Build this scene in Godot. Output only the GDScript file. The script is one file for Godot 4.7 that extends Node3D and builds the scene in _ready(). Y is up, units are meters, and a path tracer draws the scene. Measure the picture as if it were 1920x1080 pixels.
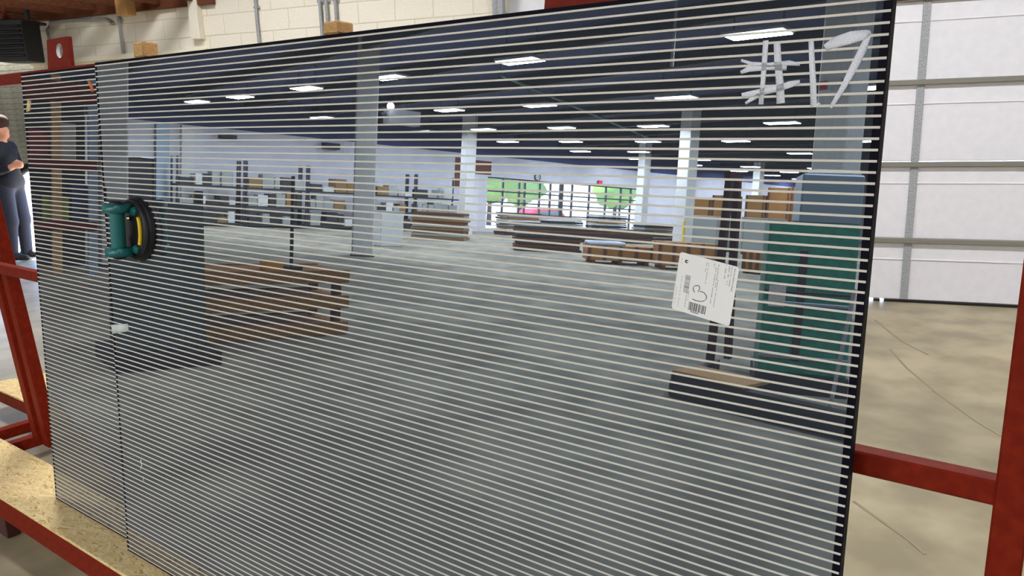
extends Node3D

# ---------- camera geometry (read from the photograph, 1920 x 1080) ----------
const F := 1452.5
const EYE := Vector3(0, 1.5555, 0)
const GAP := 1.217                # metres from the eye to the glass plane
var cam_b: Basis
var G: Basis                      # glass axes: x along the stripes, y up the pane, z out of the pane
var P0: Vector3                   # foot of the eye on the glass plane
var M := {}
var used := {}
var rng := RandomNumberGenerator.new()

func _ready() -> void:
	rng.seed = 17
	cam_b = Basis(Vector3.UP, deg_to_rad(21.0)) * Basis(Vector3.RIGHT, deg_to_rad(-12.22)) * Basis(Vector3.BACK, deg_to_rad(-1.627))
	G = Basis(Vector3.UP, deg_to_rad(-15.5)) * Basis(Vector3.RIGHT, deg_to_rad(-3.88)) * Basis(Vector3.BACK, deg_to_rad(-0.38))
	P0 = EYE - G.z * GAP
	var cam := Camera3D.new()
	cam.name = "camera"
	cam.fov = rad_to_deg(2.0 * atan(540.0 / F))
	cam.near = 0.05
	cam.far = 400.0
	cam.transform = Transform3D(cam_b, EYE)
	add_child(cam)
	cam.current = true
	sky_and_sun()
	materials()
	setting()
	ceiling_lights()
	glass_rack()
	glass_panes()
	person()
	wall_fittings()
	hall_near()
	hall_far()
	outside()

# ---------- light ----------
const LAMP_ENERGY := 38.0
const NEAR_LAMP_ENERGY := 15.5
const BAY_LAMP_ENERGY := 15.0
func sky_and_sun() -> void:
	var we := WorldEnvironment.new()
	we.name = "environment"
	var e := Environment.new()
	e.background_mode = Environment.BG_SKY
	var sm := ProceduralSkyMaterial.new()
	sm.sky_top_color = Color(0.42, 0.58, 0.86)
	sm.sky_horizon_color = Color(0.86, 0.91, 0.97)
	sm.ground_bottom_color = Color(0.5, 0.5, 0.48)
	sm.ground_horizon_color = Color(0.8, 0.82, 0.84)
	sm.energy_multiplier = 13.0
	var sk := Sky.new()
	sk.sky_material = sm
	e.sky = sk
	e.tonemap_mode = Environment.TONE_MAPPER_LINEAR
	e.tonemap_exposure = 1.0
	e.sdfgi_enabled = true
	e.ssao_enabled = true
	e.ssil_enabled = true
	we.environment = e
	add_child(we)
	var sun := DirectionalLight3D.new()
	sun.name = "sun"
	sun.light_energy = 16.0
	sun.light_color = Color(1.0, 0.96, 0.9)
	sun.light_angular_distance = 0.6
	sun.shadow_enabled = true
	add_child(sun)
	sun.look_at_from_position(Vector3(-8, 20, -9), Vector3.ZERO)

# ---------- pixel to place ----------
func ray(x: float, y: float) -> Vector3:
	return (cam_b * Vector3((x - 960.0) / F, -(y - 540.0) / F, -1.0)).normalized()

func on_glass(x: float, y: float, out := 0.0) -> Vector3:      # (u, v, w) on a plane parallel to the glass
	var r := ray(x, y)
	var t := (GAP - out) / -r.dot(G.z)
	var q := EYE + r * t - P0
	return Vector3(q.dot(G.x), q.dot(G.y), out)

func world(u: float, v: float, w: float) -> Vector3:
	return P0 + G.x * u + G.y * v + G.z * w

func mirrored(x: float, y: float) -> Array:                   # where the line of sight goes once the glass has turned it
	var r := ray(x, y)
	var t := GAP / -r.dot(G.z)
	return [EYE + r * t, r - G.z * 2.0 * r.dot(G.z)]

func ry(x: float, y: float, h := 0.0) -> Vector3:
	var a := mirrored(x, y)
	return a[0] + a[1] * ((h - a[0].y) / a[1].y)

func rx(x: float, y: float, at: float) -> Vector3:
	var a := mirrored(x, y)
	return a[0] + a[1] * ((at - a[0].x) / a[1].x)

func rplane(x: float, y: float, p: Vector3, nrm: Vector3) -> Vector3:
	var a := mirrored(x, y)
	return a[0] + a[1] * ((p - a[0]).dot(nrm) / a[1].dot(nrm))

func on_wall(x: float, y: float, z: float) -> Vector3:
	var r := ray(x, y)
	return EYE + r * (z / r.z)

# ---------- building blocks ----------
func numbered(called: String) -> String:
	if not used.has(called):
		used[called] = 0
		return called
	used[called] += 1
	return "%s_%03d" % [called, used[called]]

func tag(o: Node, label: String, category: String, group := "") -> void:
	o.set_meta("label", label)
	o.set_meta("category", category)
	if group != "":
		o.set_meta("group", group)

func thing(called: String, label: String, category: String, at := Vector3.ZERO, basis := Basis(), group := "") -> Node3D:
	var o := Node3D.new()
	o.name = numbered(called)
	add_child(o)
	o.transform = Transform3D(basis, at)
	tag(o, label, category, group)
	return o

func put(called: String, mesh: Mesh, m: Material, xf: Transform3D, parent: Node3D = self) -> MeshInstance3D:
	var o := MeshInstance3D.new()          # xf is in the parent's own axes
	o.name = numbered(called) if parent == self else called
	o.mesh = mesh
	o.material_override = m
	o.transform = xf
	parent.add_child(o, true)
	return o

func putw(called: String, mesh: Mesh, m: Material, xf: Transform3D, parent: Node3D) -> MeshInstance3D:
	return put(called, mesh, m, parent.global_transform.affine_inverse() * xf, parent)   # xf is in the world's axes

func struct(called: String, mesh: Mesh, m: Material, xf: Transform3D) -> MeshInstance3D:
	var o := put(called, mesh, m, xf)
	o.set_meta("kind", "structure")
	return o

func structure_root(called: String, at := Vector3.ZERO) -> Node3D:
	var o := Node3D.new()
	o.name = numbered(called)
	add_child(o)
	o.position = at
	o.set_meta("kind", "structure")
	return o

func T(x: float, y: float, z: float) -> Transform3D:
	return Transform3D(Basis(), Vector3(x, y, z))

var box_cache := {}
func cbox(sx: float, sy: float, sz: float, b := 0.004) -> Mesh:     # a box with chamfered edges
	var key := "%.4f %.4f %.4f %.4f" % [sx, sy, sz, b]
	if box_cache.has(key):
		return box_cache[key]
	b = minf(b, 0.3 * minf(sx, minf(sy, sz)))
	var st := SurfaceTool.new()
	st.begin(Mesh.PRIMITIVE_TRIANGLES)
	var h := Vector3(sx, sy, sz) * 0.5
	var pts := []
	for ix in [-1, 1]:
		for iy in [-1, 1]:
			for iz in [-1, 1]:
				var s := Vector3(ix, iy, iz)
				pts.append([s, s * h - Vector3(0, iy, iz) * b, s * h - Vector3(ix, 0, iz) * b, s * h - Vector3(ix, iy, 0) * b])
	for ax in 3:
		for sg in [-1, 1]:
			var q := []
			for p in pts:
				if p[0][ax] == sg:
					q.append(p[ax + 1])
			face4(st, q[0], q[1], q[3], q[2])
	for i in 8:
		for j in range(i + 1, 8):
			var d: Vector3 = pts[i][0] - pts[j][0]
			if absf(d.x) + absf(d.y) + absf(d.z) == 2.0:
				var ax := 0 if d.x != 0 else (1 if d.y != 0 else 2)
				var a := (ax + 1) % 3
				var c := (ax + 2) % 3
				face4(st, pts[i][a + 1], pts[i][c + 1], pts[j][c + 1], pts[j][a + 1])
		face3(st, pts[i][1], pts[i][2], pts[i][3])
	st.generate_normals()
	var m := st.commit()
	box_cache[key] = m
	return m

func face3(st: SurfaceTool, a: Vector3, b: Vector3, c: Vector3) -> void:   # outward for shapes round the origin
	st.set_smooth_group(-1)
	if (b - a).cross(c - a).dot(a + b + c) > 0.0:
		var t := b
		b = c
		c = t
	for p in [a, b, c]:
		st.add_vertex(p)

func face4(st: SurfaceTool, a: Vector3, b: Vector3, c: Vector3, d: Vector3) -> void:
	face3(st, a, b, c)
	face3(st, a, c, d)

func boxm(sx: float, sy: float, sz: float) -> Mesh:
	var key := "p%.4f %.4f %.4f" % [sx, sy, sz]
	if not box_cache.has(key):
		var m := BoxMesh.new()
		m.size = Vector3(sx, sy, sz)
		box_cache[key] = m
	return box_cache[key]

func cyl(r: float, h: float, seg := 20, r2 := -1.0) -> Mesh:
	var m := CylinderMesh.new()
	m.bottom_radius = r
	m.top_radius = r if r2 < 0 else r2
	m.height = h
	m.radial_segments = seg
	m.rings = 1
	return m

func along(a: Vector3, b: Vector3, up := Vector3.UP) -> Transform3D:     # z runs from a to b
	var z := (b - a).normalized()
	var x := up.cross(z).normalized()
	return Transform3D(Basis(x, z.cross(x), z), (a + b) * 0.5)

func bar(called: String, a: Vector3, b: Vector3, w: float, h: float, m: Material, parent: Node3D, up := Vector3.UP, bevel := 0.003) -> MeshInstance3D:
	return putw(called, cbox(w, h, (b - a).length(), bevel), m, along(a, b, up), parent)

func rod(called: String, a: Vector3, b: Vector3, r: float, m: Material, parent: Node3D) -> MeshInstance3D:
	var up := Vector3.UP if absf((b - a).normalized().y) < 0.95 else Vector3.RIGHT
	var t := along(a, b, up)
	t.basis = t.basis * Basis(Vector3.RIGHT, PI / 2)
	return putw(called, cyl(r, (b - a).length(), 14), m, t, parent)

func lathe(profile: Array, seg := 40) -> Mesh:          # (radius, height) round y
	var st := SurfaceTool.new()
	st.begin(Mesh.PRIMITIVE_TRIANGLES)
	for i in profile.size() - 1:
		for k in seg:
			var a := TAU * k / seg
			var b := TAU * (k + 1) / seg
			var p: Vector2 = profile[i]
			var q: Vector2 = profile[i + 1]
			var v := [Vector3(p.x * cos(a), p.y, p.x * sin(a)), Vector3(p.x * cos(b), p.y, p.x * sin(b)), Vector3(q.x * cos(b), q.y, q.x * sin(b)), Vector3(q.x * cos(a), q.y, q.x * sin(a))]
			for n in [0, 1, 2, 0, 2, 3]:
				st.set_smooth_group(i)
				st.add_vertex(v[n])
	st.generate_normals()
	return st.commit()

func tube(pts: Array, r: float, seg := 10, wide := 1.0) -> Mesh:     # a swept round bar
	var st := SurfaceTool.new()
	st.begin(Mesh.PRIMITIVE_TRIANGLES)
	var rings := []
	for i in pts.size():
		var d: Vector3 = (pts[mini(i + 1, pts.size() - 1)] - pts[maxi(i - 1, 0)]).normalized()
		var u := d.cross(Vector3.UP if absf(d.y) < 0.9 else Vector3.RIGHT).normalized()
		var v := u.cross(d)
		var ring := []
		for k in seg:
			ring.append(pts[i] + (u * cos(TAU * k / seg) * wide + v * sin(TAU * k / seg)) * r)
		rings.append(ring)
	for i in rings.size() - 1:
		for k in seg:
			var k2 := (k + 1) % seg
			for p in [rings[i][k], rings[i + 1][k], rings[i + 1][k2], rings[i][k], rings[i + 1][k2], rings[i][k2]]:
				st.add_vertex(p)
	for end in [0, rings.size() - 1]:
		for k in range(1, seg - 1):
			var tri := [rings[end][0], rings[end][k + 1], rings[end][k]] if end == 0 else [rings[end][0], rings[end][k], rings[end][k + 1]]
			for p in tri:
				st.add_vertex(p)
	st.index()
	st.generate_normals()
	return st.commit()

func plate(outline: Array, w0: float, w1: float, hole := []) -> Mesh:     # a flat outline in (u, v), given thickness along w
	var st := SurfaceTool.new()
	st.begin(Mesh.PRIMITIVE_TRIANGLES)
	var poly := PackedVector2Array(outline)
	if Geometry2D.is_polygon_clockwise(poly):
		poly.reverse()
	var idx := Geometry2D.triangulate_polygon(poly)
	for k in range(0, idx.size(), 3):
		var t := [poly[idx[k]], poly[idx[k + 1]], poly[idx[k + 2]]]
		if (t[1] - t[0]).cross(t[2] - t[0]) > 0:
			t = [t[0], t[2], t[1]]
		for p in t:
			st.add_vertex(Vector3(p.x, p.y, w1))
		for n in [0, 2, 1]:
			st.add_vertex(Vector3(t[n].x, t[n].y, w0))
	for k in poly.size():
		var a := poly[k]
		var b := poly[(k + 1) % poly.size()]
		for p in [Vector3(a.x, a.y, w0), Vector3(b.x, b.y, w1), Vector3(b.x, b.y, w0), Vector3(a.x, a.y, w0), Vector3(a.x, a.y, w1), Vector3(b.x, b.y, w1)]:
			st.add_vertex(p)
	st.generate_normals()
	return st.commit()

func stroke_outline(pts: Array, widths: Array) -> Array:      # a brush stroke on a plane as a closed outline
	var left := []
	var right := []
	for i in pts.size():
		var d: Vector2 = (pts[mini(i + 1, pts.size() - 1)] - pts[maxi(i - 1, 0)]).normalized()
		var nrm: Vector2 = Vector2(-d.y, d.x) * widths[i] * 0.5
		left.append(pts[i] + nrm)
		right.push_front(pts[i] - nrm)
	return left + right

# ---------- materials ----------
func mat(c: Color, rough := 0.7, metal := 0.0) -> StandardMaterial3D:
	var m := StandardMaterial3D.new()
	m.albedo_color = c
	m.roughness = rough
	m.metallic = metal
	return m

func noise(sd: int, freq: float, oct := 4, kind := FastNoiseLite.TYPE_SIMPLEX_SMOOTH) -> FastNoiseLite:
	var n := FastNoiseLite.new()
	n.seed = sd
	n.frequency = freq
	n.noise_type = kind
	n.fractal_octaves = oct
	return n

func ntex(n: FastNoiseLite, stops: Array, size := 512) -> NoiseTexture2D:
	var t := NoiseTexture2D.new()
	t.width = size
	t.height = size
	t.seamless = true
	t.noise = n
	var g := Gradient.new()
	var offs := PackedFloat32Array()
	var cols := PackedColorArray()
	for s in stops:
		offs.append(s[0])
		cols.append(s[1])
	g.offsets = offs
	g.colors = cols
	t.color_ramp = g
	return t

func surf(stops: Array, sd: int, freq: float, scale: Vector3, rough := 0.75, world_axes := false, oct := 4) -> StandardMaterial3D:
	var m := mat(Color.WHITE, rough)
	m.albedo_texture = ntex(noise(sd, freq, oct), stops)
	m.uv1_triplanar = true
	m.uv1_world_triplanar = world_axes
	m.uv1_scale = scale
	return m

func two(m: StandardMaterial3D, sd: int, freq: float, lo: float, scale: Vector3) -> StandardMaterial3D:     # a second, coarser pattern laid over the first
	m.detail_enabled = true
	m.detail_blend_mode = BaseMaterial3D.BLEND_MODE_MUL
	m.detail_albedo = ntex(noise(sd, freq, 3), [[0.25, Color(lo, lo, lo)], [0.7, Color.WHITE]])
	m.detail_uv_layer = BaseMaterial3D.DETAIL_UV_2
	m.uv2_triplanar = true
	m.uv2_world_triplanar = m.uv1_world_triplanar
	m.uv2_scale = scale
	return m

func materials() -> void:
	M.floor = two(surf([[0.2, Color(0.57, 0.52, 0.405)], [0.5, Color(0.64, 0.59, 0.465)], [0.8, Color(0.7, 0.65, 0.525)]], 3, 0.012, Vector3(0.35, 0.35, 0.35), 0.42, true), 8, 0.01, 0.86, Vector3(0.06, 0.06, 0.06))
	M.hall_floor = two(surf([[0.2, Color(0.56, 0.55, 0.485)], [0.5, Color(0.625, 0.615, 0.545)], [0.8, Color(0.68, 0.665, 0.585)]], 4, 0.012, Vector3(0.3, 0.3, 0.3), 0.85, true), 28, 0.01, 0.84, Vector3(0.07, 0.07, 0.07))
	M.hall_floor.metallic_specular = 0.2
	M.block = surf([[0.2, Color(0.9, 0.87, 0.79)], [0.7, Color(0.935, 0.905, 0.835)]], 5, 0.05, Vector3(2, 2, 2), 0.8)
	M.joint = mat(Color(0.83, 0.8, 0.72), 0.9)
	M.wall = surf([[0.2, Color(0.81, 0.815, 0.84)], [0.8, Color(0.85, 0.855, 0.87)]], 6, 0.01, Vector3(0.2, 0.2, 0.2), 0.8, true)
	M.dark_ceiling = mat(Color(0.25, 0.28, 0.44), 0.9)
	M.dark_steel = mat(Color(0.17, 0.17, 0.18), 0.6, 0.0)
	M.door_white = surf([[0.2, Color(0.885, 0.875, 0.885)], [0.8, Color(0.9, 0.892, 0.9)]], 7, 0.02, Vector3(1, 1, 1), 0.5)
	M.galvanised = surf([[0.25, Color(0.56, 0.565, 0.57)], [0.75, Color(0.67, 0.675, 0.68)]], 9, 0.04, Vector3(3, 3, 3), 0.5)
	M.strut = mat(Color(0.5, 0.485, 0.44), 0.5)
	M.rubber = mat(Color(0.035, 0.035, 0.04), 0.55)
	M.grey_door = surf([[0.2, Color(0.42, 0.43, 0.4)], [0.8, Color(0.5, 0.51, 0.47)]], 10, 0.02, Vector3(1, 1, 1), 0.6)
	M.red_steel = surf([[0.2, Color(0.42, 0.1, 0.035)], [0.55, Color(0.45, 0.115, 0.04)], [0.85, Color(0.48, 0.135, 0.05)]], 11, 0.03, Vector3(2, 2, 2), 0.5)
	M.red_steel.metallic_specular = 0.22
	M.osb = osb()
	M.osb_edge = surf([[0.3, Color(0.6, 0.46, 0.24)], [0.7, Color(0.74, 0.6, 0.36)]], 12, 0.1, Vector3(4, 4, 4), 0.9)
	M.pine = surf([[0.25, Color(0.72, 0.53, 0.3)], [0.75, Color(0.84, 0.68, 0.45)]], 13, 0.05, Vector3(2, 12, 2), 0.8)
	M.joist_wood = surf([[0.2, Color(0.33, 0.16, 0.08)], [0.8, Color(0.5, 0.28, 0.14)]], 14, 0.03, Vector3(6, 6, 0.6), 0.8)
	M.mirror_glass = mat(Color(0.56, 0.595, 0.645), 0.0, 0.92)
	M.seal = mat(Color(0.07, 0.065, 0.1), 0.5)
	M.seal.metallic_specular = 0.12
	M.frit = mat(Color(0.81, 0.785, 0.73), 0.55)
	M.marker = surf([[0.3, Color(0.78, 0.79, 0.82)], [0.7, Color(0.93, 0.93, 0.94)]], 15, 0.08, Vector3(12, 12, 12), 0.8)
	M.paper = mat(Color(0.9, 0.895, 0.87), 0.75)
	M.ink = mat(Color(0.06, 0.06, 0.07), 0.7)
	M.teal = mat(Color(0.04, 0.38, 0.37), 0.35)
	M.teal_grip = mat(Color(0.06, 0.4, 0.38), 0.6)
	M.yellow = mat(Color(0.92, 0.76, 0.05), 0.5)
	M.chrome = mat(Color(0.8, 0.8, 0.8), 0.2, 1.0)
	M.lamp_glow = mat(Color(1, 1, 1), 0.5)
	M.lamp_glow.emission_enabled = true
	M.lamp_glow.emission = Color(0.97, 0.98, 1.0)
	M.lamp_glow.emission_energy_multiplier = 16.0
	M.lamp_body = mat(Color(0.7, 0.7, 0.72), 0.4)
	M.column = surf([[0.2, Color(0.84, 0.85, 0.83)], [0.8, Color(0.88, 0.89, 0.87)]], 16, 0.02, Vector3(1, 1, 1), 0.7)
	M.black_box = mat(Color(0.05, 0.05, 0.06), 0.6)
	M.skin = mat(Color(0.78, 0.55, 0.44), 0.6)
	M.shirt = surf([[0.3, Color(0.075, 0.085, 0.12)], [0.7, Color(0.1, 0.115, 0.155)]], 17, 0.05, Vector3(5, 5, 5), 0.9)
	M.jeans = surf([[0.3, Color(0.12, 0.135, 0.19)], [0.7, Color(0.155, 0.175, 0.24)]], 18, 0.06, Vector3(5, 5, 5), 0.9)
	M.hair = mat(Color(0.2, 0.11, 0.07), 0.9)
	M.shoe = mat(Color(0.1, 0.085, 0.085), 0.7)
	M.green_machine = surf([[0.2, Color(0.12, 0.54, 0.44)], [0.8, Color(0.17, 0.63, 0.52)]], 19, 0.02, Vector3(1, 1, 1), 0.45)
	M.blue_grey = mat(Color(0.58, 0.67, 0.73), 0.4)
	M.rust_post = mat(Color(0.26, 0.1, 0.06), 0.7)
	M.clear = mat(Color(0.8, 0.9, 0.9, 0.06), 0.0)
	M.clear.transparency = BaseMaterial3D.TRANSPARENCY_ALPHA
	M.frame_metal = mat(Color(0.25, 0.26, 0.27), 0.4)
	M.crate_wood = surf([[0.2, Color(0.55, 0.36, 0.15)], [0.8, Color(0.72, 0.52, 0.27)]], 20, 0.03, Vector3(1.5, 8, 1.5), 0.85)
	M.dark_wood = surf([[0.2, Color(0.34, 0.2, 0.1)], [0.8, Color(0.46, 0.29, 0.15)]], 21, 0.03, Vector3(1.5, 8, 1.5), 0.85)
	M.grey_goods = surf([[0.3, Color(0.5, 0.52, 0.5)], [0.7, Color(0.68, 0.7, 0.67)]], 22, 0.06, Vector3(3, 3, 3), 0.8)
	M.dark_goods = surf([[0.3, Color(0.12, 0.13, 0.13)], [0.7, Color(0.22, 0.23, 0.22)]], 23, 0.06, Vector3(3, 3, 3), 0.7)
	M.pale_goods = mat(Color(0.8, 0.82, 0.8), 0.7)
	M.brown_goods = mat(Color(0.52, 0.4, 0.24), 0.8)
	M.dark_glass = mat(Color(0.3, 0.35, 0.35), 0.3)
	M.asphalt = surf([[0.2, Color(0.62, 0.61, 0.58)], [0.8, Color(0.72, 0.71, 0.68)]], 24, 0.03, Vector3(0.3, 0.3, 0.3), 0.9, true)
	M.leaf = surf([[0.3, Color(0.42, 0.6, 0.22)], [0.7, Color(0.62, 0.76, 0.4)]], 25, 0.1, Vector3(0.8, 0.8, 0.8), 0.9)
	M.bark = mat(Color(0.3, 0.22, 0.16), 0.9)
	M.car_red = mat(Color(0.7, 0.06, 0.05), 0.25)

func osb() -> StandardMaterial3D:
	var im := Image.create(1024, 1024, false, Image.FORMAT_RGB8)
	im.fill(Color(0.84, 0.73, 0.5))
	var r := RandomNumberGenerator.new()
	r.seed = 5
	for k in 5200:
		var c := Color(0.83, 0.71, 0.47).lerp(Color(0.92, 0.83, 0.62), r.randf())
		if r.randf() < 0.1:
			c = Color(0.74, 0.59, 0.35)
		var cx := r.randf() * 1024
		var cy := r.randf() * 1024
		var an := r.randf_range(-0.7, 0.7)
		var lg := r.randf_range(30, 90)
		var th := r.randf_range(5, 16)
		for s in int(lg):
			var px := int(cx + cos(an) * s) & 1023
			var py := int(cy + sin(an) * s - th * 0.5) & 1023
			im.fill_rect(Rect2i(px, py, 2, mini(int(th), 1024 - py)), c.darkened(0.04 * absf(sin(s * 0.21))))
	var m := mat(Color.WHITE, 0.85)
	m.albedo_texture = ImageTexture.create_from_image(im)
	m.uv1_triplanar = true
	m.uv1_scale = Vector3(1.6, 1.6, 1.6)
	return m

# ---------- the setting ----------
const WZ := -6.9            # inner face of the wall with the doors
const LX := -33.0           # inner face of the far side wall of the hall
const FZ := 62.0
const RX := 13.0
func setting() -> void:
	var fl := structure_root("floor", Vector3((RX + LX) / 2, 0.0, 0.0))
	var seam := -1.62
	put("slab", boxm(RX - LX + 0.6, 0.2, seam - WZ + 0.6), M.floor, T(0, -0.1, (WZ - 0.6 + seam) / 2), fl)
	put("slab", boxm(RX - LX + 0.6, 0.2, FZ + 0.6 - seam - 0.004), M.hall_floor, T(0, -0.1, (FZ + 0.6 + seam + 0.004) / 2), fl)
	# tyre streaks seen on the concrete at the right
	for s in [[[1668, 655], [1700, 690], [1760, 740], [1830, 790], [1885, 822]], [[1600, 940], [1650, 975], [1700, 1010], [1735, 1040]], [[1640, 600], [1690, 640], [1740, 665]]]:
		var pts := []
		for p in s:
			var r := ray(p[0], p[1])
			pts.append(EYE + r * (-EYE.y / r.y) + Vector3(0, 0.0006, 0))
		put("tyre_streak", tube(pts, 0.0012, 6, 6.0), streak_mat(), Transform3D(Basis(), -fl.position), fl)
	struct("ceiling", boxm(RX - LX + 0.6, 0.2, FZ - WZ + 1.0), M.dark_ceiling, T((RX + LX) / 2, 5.45, (FZ + WZ) / 2))
	var ceil := get_node("ceiling")
	var jm := cbox(RX - LX, 0.4, 0.14, 0.01)
	for k in 22:
		put("joist", jm, M.dark_steel, T(0, -0.3, -33.0 + k * 3.0), ceil)
	struct("wall_right", boxm(0.3, 5.4, FZ - WZ), M.wall, T(RX + 0.15, 2.7, (FZ + WZ) / 2))
	struct("wall_far", boxm(RX - LX + 0.6, 5.4, 0.3), M.wall, T((RX + LX) / 2, 2.7, FZ + 0.15))
	wall_with_doors()
	wall_with_windows()

func streak_mat() -> StandardMaterial3D:
	if not M.has("streak"):
		M.streak = mat(Color(0.56, 0.51, 0.405), 0.6)
	return M.streak

const D0 := -2.62          # overhead door opening
const D1 := 2.26
const DTOP := 3.05
const R0 := -12.2          # roll-up door opening
const R1 := -8.62
const RTOP := 2.46
func wall_with_doors() -> void:
	var w := structure_root("wall_back", Vector3(0, 0, WZ))
	var t := 0.25
	for s in [[LX - 0.3, R0, 0.0, 5.4], [R0, R1, RTOP, 5.4], [R1, D0, 0.0, 5.4], [D0, D1, DTOP, 5.4], [D1, RX, 0.0, 5.4]]:
		put("wall_body", boxm(s[1] - s[0], s[3] - s[2], t), M.joint, T((s[0] + s[1]) / 2, (s[2] + s[3]) / 2, -t / 2 + 0.007), w)
	# painted blocks, each its own piece where they can be told apart
	var cw := 0.405
	var ch := 0.203
	var bm := cbox(cw - 0.008, ch - 0.008, 0.03, 0.004)
	var hm := cbox(cw / 2 - 0.008, ch - 0.008, 0.03, 0.004)
	for row in 9:
		var y := 1.7 + row * ch + ch / 2
		var off := 0.0 if row % 2 == 0 else cw / 2
		var x := R1
		if off > 0:
			put("block", hm, M.block, T(x + cw / 4, y, -0.003), w)
			x += off
		while x + cw <= D0 + 0.01:
			put("block", bm, M.block, T(x + cw / 2, y, -0.003 - 0.002 * rng.randf()), w)
			x += cw
		if D0 - x > 0.15:
			put("block", cbox(D0 - x - 0.008, ch - 0.008, 0.03), M.block, T((x + D0) / 2, y, -0.003), w)
	# jamb of the overhead door
	put("jamb", cbox(0.1, DTOP, 0.09), M.galvanised, T(D0 - 0.06, DTOP / 2, 0.045), w)
	put("jamb", cbox(0.1, DTOP, 0.09), M.galvanised, T(D1 + 0.06, DTOP / 2, 0.045), w)
	put("door_track", cbox(0.05, DTOP, 0.03), M.galvanised, T(D0 - 0.02, DTOP / 2, 0.11), w)
	# overhead sectional door
	var d := structure_root("door_1", Vector3((D0 + D1) / 2, 0, WZ - 0.06))
	var sec := 0.617
	for k in 5:
		var y0 := 0.022 + k * sec - (0.11 if k > 0 else 0.0)
		var y1 := 0.022 + (k + 1) * sec - 0.11
		put("section", cbox(D1 - D0, y1 - y0 - 0.005, 0.045, 0.005), M.door_white, T(0, (y0 + y1) / 2, 0), d)
		put("section_rim", cbox(D1 - D0, 0.016, 0.012, 0.003), M.door_white, T(0, y1 - 0.014, 0.026), d)
		put("section_rim", cbox(D1 - D0, 0.012, 0.009, 0.003), M.door_white, T(0, y1 - 0.17, 0.025), d)
	for y in [0.515, 1.125, 1.755, 2.375]:
		put("strut", cbox(D1 - D0, 0.04, 0.035, 0.004), M.strut, T(0, y, 0.042), d)
	for x in [-1.62, 0.785, 2.1]:
		put("stile", cbox(0.056, 2.98, 0.012, 0.003), M.galvanised, T(x - (D0 + D1) / 2, 1.52, 0.0305), d)
	# the rubber along the foot stops short at the left and lets daylight in
	put("weatherstrip", cbox(1.62, 0.022, 0.05, 0.004), M.rubber, T(1.45 - (D0 + D1) / 2, 0.011, 0.0), d)
	put("weatherstrip", cbox(0.05, 0.02, 0.05, 0.004), M.rubber, T(0.585 - (D0 + D1) / 2, 0.010, 0.0), d)
	put("weatherstrip", cbox(2.9, 0.022, 0.05, 0.004), M.rubber, T(-1.1 - (D0 + D1) / 2, 0.011, 0.0), d)
	# grey roll-up door, half raised
	var r := structure_root("door_2", Vector3((R0 + R1) / 2, 0, WZ - 0.42))
	var bot := 1.12
	var slat := cbox(R1 - R0 + 0.1, 0.069, 0.02, 0.008)
	var y := bot + 0.035
	while y < RTOP + 0.15:
		put("slat", slat, M.grey_door, T(0, y, 0), r)
		y += 0.068
	put("bottom_bar", cbox(R1 - R0 + 0.1, 0.05, 0.04, 0.006), M.galvanised, T(0, bot - 0.025, 0), r)

func wall_with_windows() -> void:
	var w := structure_root("wall_left", Vector3(LX, 0, 0))
	var a := 22.6
	var b := 34.6
	var top := 2.95
	var t := 0.3
	for s in [[WZ - 0.3, 4.95, 0.0, 4.05], [4.95, 5.95, 2.6, 4.05], [5.95, a, 0.0, 4.05], [a, b, top, 4.05], [a, b, 0.0, 0.12], [b, FZ + 0.3, 0.0, 4.05]]:
		put("wall_body", boxm(t, s[3] - s[2], s[1] - s[0]), M.wall, T(-t / 2, (s[2] + s[3]) / 2, (s[0] + s[1]) / 2), w)
	put("upper_band", boxm(t, 1.4, FZ - WZ + 0.6), M.dark_ceiling, T(-t / 2 + 0.03, 4.75, (FZ + WZ) / 2), w)
	# dark doorway leaf
	var d := structure_root("door_3", Vector3(LX - 0.2, 0, 5.45))
	put("leaf", cbox(0.06, 2.58, 0.98), M.dark_steel, T(0, 1.3, 0), d)
	put("handle", cyl(0.03, 0.12), M.chrome, Transform3D(Basis(Vector3.BACK, PI / 2), Vector3(0.07, 1.05, 0.35)), d)
	var d4 := structure_root("door_4", Vector3(LX + 0.03, 0, 21.5))
	put("leaf", cbox(0.05, 2.85, 0.98), M.door_white, T(0, 1.425, 0), d4)
	put("handle", cyl(0.03, 0.12), M.chrome, Transform3D(Basis(Vector3.BACK, PI / 2), Vector3(0.07, 1.05, -0.35)), d4)
	# the shop-front windows
	var win := structure_root("window_1", Vector3(LX - 0.15, 0, 0))
	var xs := [22.6, 23.75, 24.9, 25.3, 26.4, 27.2, 28.05, 28.9, 30.3, 31.7, 33.0, 33.9, 34.6]
	for k in xs.size():
		var thick := 0.28 if k == 6 else 0.09
		put("mullion", cbox(0.12, top - 0.12, thick, 0.006), M.frame_metal, T(0, (top + 0.12) / 2, xs[k]), win)
	var ys := [0.16, 1.0, 1.62, 2.2, 2.92]
	for yy in ys:
		put("rail", cbox(0.1, 0.07, b - a, 0.006), M.frame_metal, T(0, yy, (a + b) / 2), win)
	for k in xs.size() - 1:
		for j in ys.size() - 1:
			put("pane", boxm(0.008, ys[j + 1] - ys[j] - 0.06, xs[k + 1] - xs[k] - 0.08), M.clear, T(0, (ys[j] + ys[j + 1]) / 2, (xs[k] + xs[k + 1]) / 2), win)

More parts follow.
